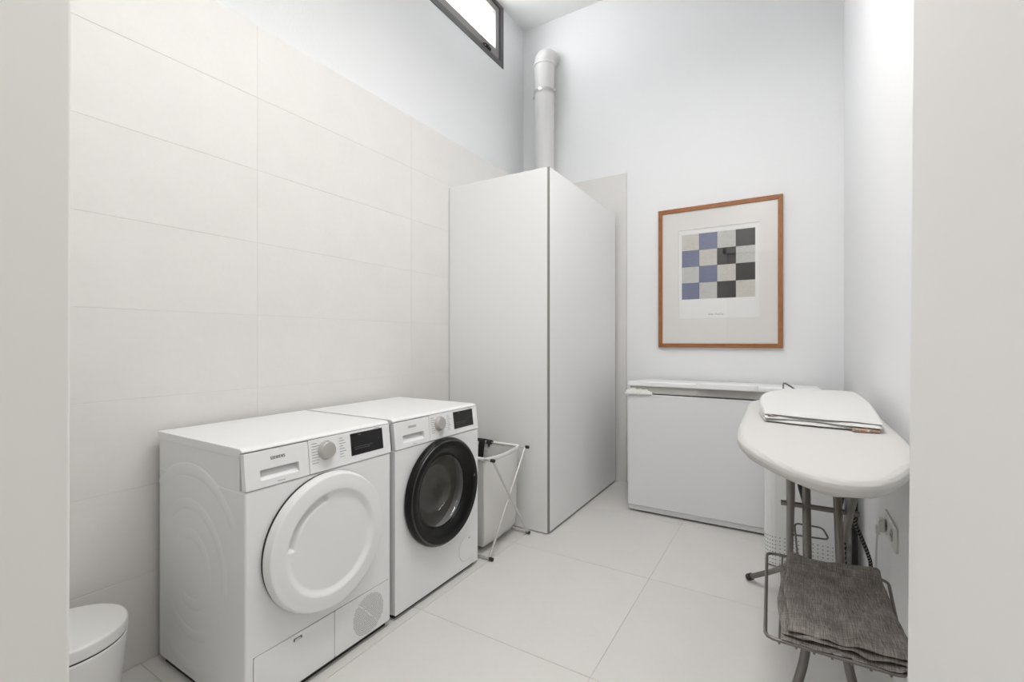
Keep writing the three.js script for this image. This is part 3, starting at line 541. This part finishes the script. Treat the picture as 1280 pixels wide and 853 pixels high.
// ---------------------------------------------------------------- ironing board
{
  const TOP = 0.9, t = thing('ironing_board', 'ironing board with a white padded cover and grey metal legs', 'ironing board', [0.07, 0, 1.9]);
  const L = (x, y, d) => new THREE.Vector3(x - 0.07, y, -(d - 1.9));
  const outline = [[-0.162, 2.36], [-0.158, 2.1], [-0.152, 1.8], [-0.144, 1.62], [-0.130, 1.49], [-0.095, 1.37], [-0.045, 1.265], [0.005, 1.19], [0.045, 1.15], [0.09, 1.135], [0.135, 1.15], [0.175, 1.2], [0.21, 1.28], [0.24, 1.37], [0.265, 1.48], [0.28, 1.6], [0.286, 1.8], [0.287, 2.1], [0.285, 2.4], [0.268, 2.51], [0.23, 2.545], [0.0, 2.55], [-0.09, 2.545], [-0.14, 2.49]];
  const cur = new THREE.CatmullRomCurve3(outline.map(([x, d]) => new THREE.Vector3(x - 0.07, d - 1.9, 0)), true, 'centripetal');
  const shape = new THREE.Shape(cur.getSpacedPoints(120).slice(0, -1).map((p) => new THREE.Vector2(p.x, p.y)));
  const g = new THREE.ExtrudeGeometry(shape, { depth: 0.006, bevelEnabled: true, bevelSize: 0.02, bevelThickness: 0.016, bevelOffset: -0.02, bevelSegments: 7 });
  g.rotateX(-Math.PI / 2); g.translate(0, TOP - 0.022, 0);
  let gg = mergeVertices(uvBoxStrip(g)); gg = toCreasedNormals(gg, 0.9); 
  function uvBoxStrip(q) { q.deleteAttribute('uv'); q.deleteAttribute('normal'); return q; }
  const cover = mesh('padded_cover', uvBox(gg), M.cover, t);
  const hemPts = cur.getSpacedPoints(100).map((p) => new THREE.Vector3(p.x * 0.93, TOP - 0.036 + 0.0025 * Math.sin(p.x * 90 + p.y * 60), -p.y * 0.965));
  const hem = norm(new THREE.TubeGeometry(new THREE.CatmullRomCurve3(hemPts, true), 200, 0.0055, 6, true)); mesh('cover_hem', hem, M.cover, cover);
  // outer leg pair ends at the far feet, inner pair at the near feet
  const R = 0.0122;
  const far = (x, s) => [L(x, 0.872, 1.50), L(x, 0.635, 1.80), L(x + s * 0.004, 0.22, 2.305), L(x + s * 0.055, 0.125, 2.44), L(x + s * (s < 0 ? 0.176 : 0.122), 0.018, 2.54)];
  const near = (x, s) => [L(x, 0.872, 1.955), L(x, 0.635, 1.80), L(x, 0.32, 1.615), L(x + s * 0.018, 0.22, 1.56), L(x + s * 0.11, 0.018, 1.44)];
  for (const [pts, fx] of [[far(0, -1), 0], [far(0.16, 1), 0], [near(0.045, -1), 1], [near(0.13, 1), 1]]) {
    const leg = mesh('leg', tube(pts, R, 0.09, 90, 14), M.steelTube, t);
    const e = pts[pts.length - 1], q = pts[pts.length - 2], dir = e.clone().sub(q).normalize();
    mesh('foot_cap', tube([e.clone().addScaledVector(dir, -0.022), e.clone().addScaledVector(dir, 0.004)], R + 0.004, 0, 1, 16), M.rubber, leg);
  }
  mesh('pivot_bar', tube([L(-0.028, 0.635, 1.8), L(0.185, 0.635, 1.8)], 0.0085, 0, 1, 14), M.steelTube, t);
  mesh('under_frame', [tube([L(-0.02, 0.868, 1.3), L(-0.02, 0.868, 2.45)], 0.008, 0, 1), tube([L(0.18, 0.868, 1.3), L(0.18, 0.868, 2.45)], 0.008, 0, 1), tube([L(-0.1, 0.868, 1.50), L(0.24, 0.868, 1.50)], 0.008, 0, 1), tube([L(-0.1, 0.868, 1.955), L(0.24, 0.868, 1.955)], 0.008, 0, 1)], M.steelTube, t);
  mesh('height_rack', [tube([L(0.155, 0.86, 1.85), L(0.15, 0.69, 1.87), L(0.13, 0.63, 1.8)], 0.008, 0.04), tube([L(0.02, 0.86, 1.85), L(0.025, 0.69, 1.87), L(0.045, 0.63, 1.8)], 0.008, 0.04)], M.dark, t);
  // wire laundry shelf
  const y = 0.5, x0 = -0.05, x1 = 0.203, d0 = 1.207, d1 = 1.69;
  const rack = mesh('wire_shelf', tube([L((x0 + x1) / 2, y, d1), L(x0 - 0.015, y, d1), L(x0, y, d0), L(x1, y, d0), L(x1 + 0.033, y, d1 - 0.03), L(x1 - 0.04, y, d1), L((x0 + x1) / 2, y, d1)], 0.0042, 0.022, 120, 8), M.wire, t);
  for (let k = 0; k < 7; k++) { const x = x0 + 0.028 + k * 0.033; mesh('cross_wire', tube([L(x, y - 0.004, d0 - 0.004), L(x, y - 0.004, d1 - 0.004)], 0.0028, 0, 1, 6), M.wire, rack); }
  mesh('end_loop', tube([L(0.024, 0.36, 1.985), L(0.012, 0.510, 1.985), L(0.098, 0.510, 1.985), L(0.118, 0.472, 1.985), L(0.004, 0.466, 1.985)], 0.0033, 0.014, 60, 8), M.wire, rack);
  // wire iron rest at the far end
  mesh('iron_rest', tube([L(-0.03, 0.868, 2.48), L(-0.03, 0.868, 2.60), L(-0.032, 0.974, 2.66), L(-0.004, 0.958, 2.665), L(0.04, 0.925, 2.66), L(0.2, 0.90, 2.655), L(0.2, 0.868, 2.60), L(0.2, 0.868, 2.48)], 0.004, 0.012, 90, 8), M.wire, t);
}
// folded sheet on the board
{
  const t = thing('folded_sheet', 'folded white bed sheet with an orange patterned hem on the ironing board', 'sheet', [0.08, 0.9005, 2.1]);
  const left = (v) => -0.078 - 0.028 * Math.sin(Math.PI * Math.min(1, v * 1.25)) + 0.06 * Math.max(0, (v - 0.62) / 0.38) ** 1.6, right = (v) => 0.236 + 0.012 * Math.sin(Math.PI * v);
  const layer = (name, y0, y1, dn, df, li, ri, seed, bul, mat = M.sheet) => {
    const edge = (u, v) => { const a = Math.min(u, 1 - u) * 0.34, b = Math.min(v, 1 - v) * 0.9; const k = Math.min(a, b); return Math.sqrt(Math.min(1, Math.max(0.0, k / 0.004))); };
    const rise = (y, v) => (y - 0.9) * (1 + 0.7 * Math.min(1, v * 2.2) ** 0.8);
    const f = (top) => (u, v) => {
      const x = (left(v) + li) * (1 - u) + (right(v) + ri) * u, skew = -0.06 * u + 0.006 * Math.sin(u * 7 + seed);
      const a = rise(y0, v), b = rise(y1, v), mid = (a + b) / 2, half = (b - a) / 2, und = bul * (vnoise(u * 4 + seed, v * 4, seed) - 0.5) + bul * 0.8 * (1 - v) * (vnoise(u * 9 + seed, 0.5, seed + 1) - 0.5);
      return new THREE.Vector3(x - 0.08, Math.max(0.0002, mid + (top ? half : -half) * edge(u, v) + und * (top ? 1 : 0.5)), -(dn + (df - dn) * v + skew * (1 - v) - 2.1));
    };
    return mesh(name, slab(60, 60, f(true), f(false)), mat, t);
  };
  layer('fold', 0.9003, 0.9118, 1.810, 2.545, 0.0, -0.006, 2, 0.002);
  layer('fold', 0.9108, 0.9215, 1.815, 2.54, 0.002, -0.002, 5, 0.003);
  layer('fold', 0.9206, 0.9325, 1.822, 2.55, 0.0, 0.004, 8, 0.003);
  const flowerTex = canvasTex(256, 96, (c, w, h) => {
    c.fillStyle = '#9a928b'; c.fillRect(0, 0, w, h); for (let k = 0; k < 70; k++) { c.fillStyle = ['#c98d5e', '#d8cfc4', '#7d7975', '#d09a6d'][k % 4]; c.beginPath(); c.arc(rnd() * w, rnd() * h, 5 + rnd() * 10, 0, 7); c.fill(); }
  });
  M.floral = std({ map: flowerTex, roughness: 0.95 });
  const hg = new RoundedBoxGeometry(0.07, 0.0105, 0.02, 2, 0.004); hg.rotateY(0.17); hg.translate(0.197 - 0.08, 0.0062, -(1.7595 - 2.1)); mesh('patterned_hem', hg, M.floral, t);
  const fg = slab(12, 4, (u, v) => new THREE.Vector3(-0.148 + 0.035 * u, 0.0262 - 0.008 * u + 0.0015, -(1.8135 + 0.03 * v - 2.1)), (u, v) => new THREE.Vector3(-0.148 + 0.035 * u, 0.0252 - 0.012 * u, -(1.8135 + 0.03 * v - 2.1)));
  mesh('patterned_fold', fg, M.floral, t);
}
// grey linen cloth on the wire shelf
{
  const t = thing('linen_cloth', 'folded dark grey linen cloth lying on the wire shelf of the ironing board', 'cloth', [0.09, 0.5045, 1.43]);
  const layer = (y0, th, dn, df, li, ri, seed, fold) => {
    const f = (top) => (u, v) => {
      const e = Math.sqrt(Math.min(1, Math.max(0, Math.min(Math.min(u, 1 - u) * 0.33, Math.min(v, 1 - v) * 0.55) / 0.01)));
      const x = (-0.022 + li - 0.008 * v + 0.03 * Math.max(0, (v - 0.86) / 0.14) ** 2) * (1 - u) + (0.222 + ri - 0.018 * v) * u + 0.004 * Math.sin(v * 9 + seed);
      const wave = 0.009 * (vnoise(u * 9 + seed * 3, v * 1.2, seed) - 0.5);
      const d = dn + (df - dn) * v + (1 - v) * (0.012 * (vnoise(u * 11 + seed, 0.5, seed + 3) - 0.5)) ;
      const lift = fold * (0.028 * Math.exp(-(((v - 0.93) / 0.05) ** 2)) * (0.6 + 0.6 * vnoise(u * 5, 2, 8)) + 0.012 * Math.exp(-(((v - 0.8 - 0.04 * Math.sin(u * 5)) / 0.03) ** 2)) * (u < 0.75 ? 1 : 0.3) + 0.012 * (vnoise(u * 5, v * 7, 15) - 0.5) + 0.012 * v * (vnoise(u * 3 + 5, v * 16, 19) - 0.5));
      const sag = -0.01 * Math.max(0, 1 - v * 9) ;
      const mid = y0 + th / 2;
      return new THREE.Vector3(x - 0.09, Math.max(0.0004, mid - 0.5045 + (top ? th / 2 : -th / 2) * e + (top ? lift : 0) + wave * (1 - v) + (fold ? 0 : 0)), -(d - 1.43));
    };
    return mesh('fold', uvBox(fixN(slab(60, 60, f(true), f(false))), 1), M.linen, t);
  };
  function fixN(g) { g.computeVertexNormals(); return g; }
  layer(0.5050, 0.007, 1.203, 1.60, 0.0, 0.0, 1, 0);
  layer(0.5135, 0.008, 1.207, 1.605, 0.009, 0.003, 4, 0);
  layer(0.523, 0.010, 1.213, 1.625, 0.014, 0.002, 7, 0.8);
}
// braided iron cord slung over the legs
{
  const g = norm(new THREE.TubeGeometry(new THREE.CatmullRomCurve3([V(0.166, 0.365, 1.99), V(0.161, 0.43, 1.985), V(0.163, 0.52, 1.98), V(0.17, 0.59, 1.965), V(0.183, 0.585, 1.985), V(0.198, 0.53, 2.03), V(0.222, 0.46, 2.08), V(0.242, 0.40, 2.12), V(0.256, 0.34, 2.165), V(0.25, 0.25, 2.2), V(0.23, 0.12, 2.22), V(0.18, 0.02, 2.2)]), 160, 0.0066, 10, false));
  const uv = g.attributes.uv; for (let i = 0; i < uv.count; i++) uv.setXY(i, uv.getX(i) * 26, uv.getY(i) * 1);
  tag(mesh('braided_cord', g, M.braid), 'black and white braided iron cord slung over the ironing board legs', 'cord');
}
tag(mesh('black_bar', [box(0.21, 0.231, 0, 0.845, 2.29, 2.315, 0.004), box(0.2, 0.244, 0, 0.02, 2.27, 2.335, 0.004)], M.dark), 'slim black upright bar behind the ironing board legs', 'bar');
// white appliance with a perforated foot, behind the board
{
  const t = thing('white_appliance', 'white box-shaped appliance with a dotted lower grille behind the ironing board', 'appliance', [0.055, 0, 2.93]);
  const a = 0.175, b = 0.17, r = 0.05;
  const s = rrect(-a, -b, a, b, r); const g = new THREE.ExtrudeGeometry(s, { depth: 0.596, bevelEnabled: true, bevelSize: 0.008, bevelThickness: 0.008, bevelOffset: -0.008, bevelSegments: 3, curveSegments: 12 }); g.rotateX(-Math.PI / 2); g.translate(0, 0.014, 0);
  mesh('body', g, M.enamel, t);
  const hole = new THREE.CircleGeometry(0.0034, 8), holes = [];
  for (let row = 0; row < 8; row++) for (let k = 0; k < 20; k++) {
    const y = 0.022 + row * 0.0195, sx = -0.05 + k * 0.0205; let x, z, n;                       // along the front, starting round the left corner
    if (sx < 0.05) { const an = Math.max(0, (sx + 0.0785) / 0.0785) * Math.PI / 2 * 0.62; x = -a + r - r * Math.cos(an); z = b - r + r * Math.sin(an); n = new THREE.Vector3(-Math.cos(an), 0, Math.sin(an)); }
    else { x = -a + sx; z = b; n = new THREE.Vector3(0, 0, 1); if (x > a - 0.04) continue; }
    const h = hole.clone(); h.applyQuaternion(new THREE.Quaternion().setFromUnitVectors(new THREE.Vector3(0, 0, 1), n)); h.translate(x + n.x * 0.0008, y, z + n.z * 0.0008); holes.push(h);
  }
  const ho = mesh('grille_holes', holes, M.gasketGrey, t); ho.userData.kind = 'stuff';
  mesh('foot', lbox(-a + 0.02, a - 0.02, 0, 0.008, -b + 0.02, b - 0.02), M.dark, t);
}
// double socket on the right wall, with a plug
{
  const t = thing('wall_outlet', 'white double socket plate on the right wall below the ironing board', 'outlet', [XR, 0.51, 2.085]);
  mesh('plate', lbox(-0.009, 0, -0.042, 0.042, -0.11, 0.11, 0.004), M.outlet, t);
  for (const z of [-0.052, 0.052]) { const c = new THREE.CylinderGeometry(0.021, 0.021, 0.003, 28); c.rotateZ(Math.PI / 2); c.translate(-0.0095, 0, z); const s = mesh('socket', c, M.outletDark, t); mesh('pin_hole', [lbox(-0.0122, -0.011, -0.003, 0.003, z - 0.012, z - 0.007), lbox(-0.0122, -0.011, -0.003, 0.003, z + 0.007, z + 0.012)], M.dark, s); }
  const p = thing('plug', 'white plug with a thin white cable in the wall socket', 'plug', [XR - 0.013, 0.508, 2.137]);
  mesh('plug_body', [lbox(-0.022, 0, -0.022, 0.022, -0.02, 0.02, 0.006), lbox(-0.029, -0.014, -0.036, -0.004, -0.012, 0.012, 0.005)], M.outlet, p);
  const w = (x, y, d) => new THREE.Vector3(x - (XR - 0.013), y - 0.508, -(d - 2.137));
  mesh('cable', spline([w(0.272, 0.478, 2.137), w(0.27, 0.42, 2.142), w(0.27, 0.34, 2.15), w(0.274, 0.22, 2.19), w(0.282, 0.08, 2.3), w(0.288, 0.006, 2.42), w(0.288, 0.006, 2.6)], 0.0032), M.cordWhite, p);
}
// pedal-less bin in the front corner
{
  const t = thing('waste_bin', 'small round white bin with a flat lid, beside the dryer', 'bin', [-1.80, 0, 0.466]);
  const R = 0.144, lathe = (p) => new THREE.LatheGeometry(p.map(([r, y]) => new THREE.Vector2(r, y)), 64);
  mesh('body', lathe([[0.001, 0], [0.108, 0], [0.114, 0.006], [R - 0.001, 0.294], [R - 0.003, 0.3], [R - 0.03, 0.3]]), M.binWhite, t);
  mesh('rim_gap', lathe([[R - 0.03, 0.297], [R - 0.0035, 0.299], [R - 0.0035, 0.306], [R - 0.03, 0.307]]), M.dark, t);
  mesh('lid', lathe([[R - 0.02, 0.305], [R - 0.001, 0.305], [R, 0.308], [R + 0.0005, 0.333], [R - 0.0015, 0.339], [R - 0.006, 0.341], [R - 0.02, 0.3415], [0.001, 0.3425]]), M.binWhite, t);
}
renderer.render(scene, camera);
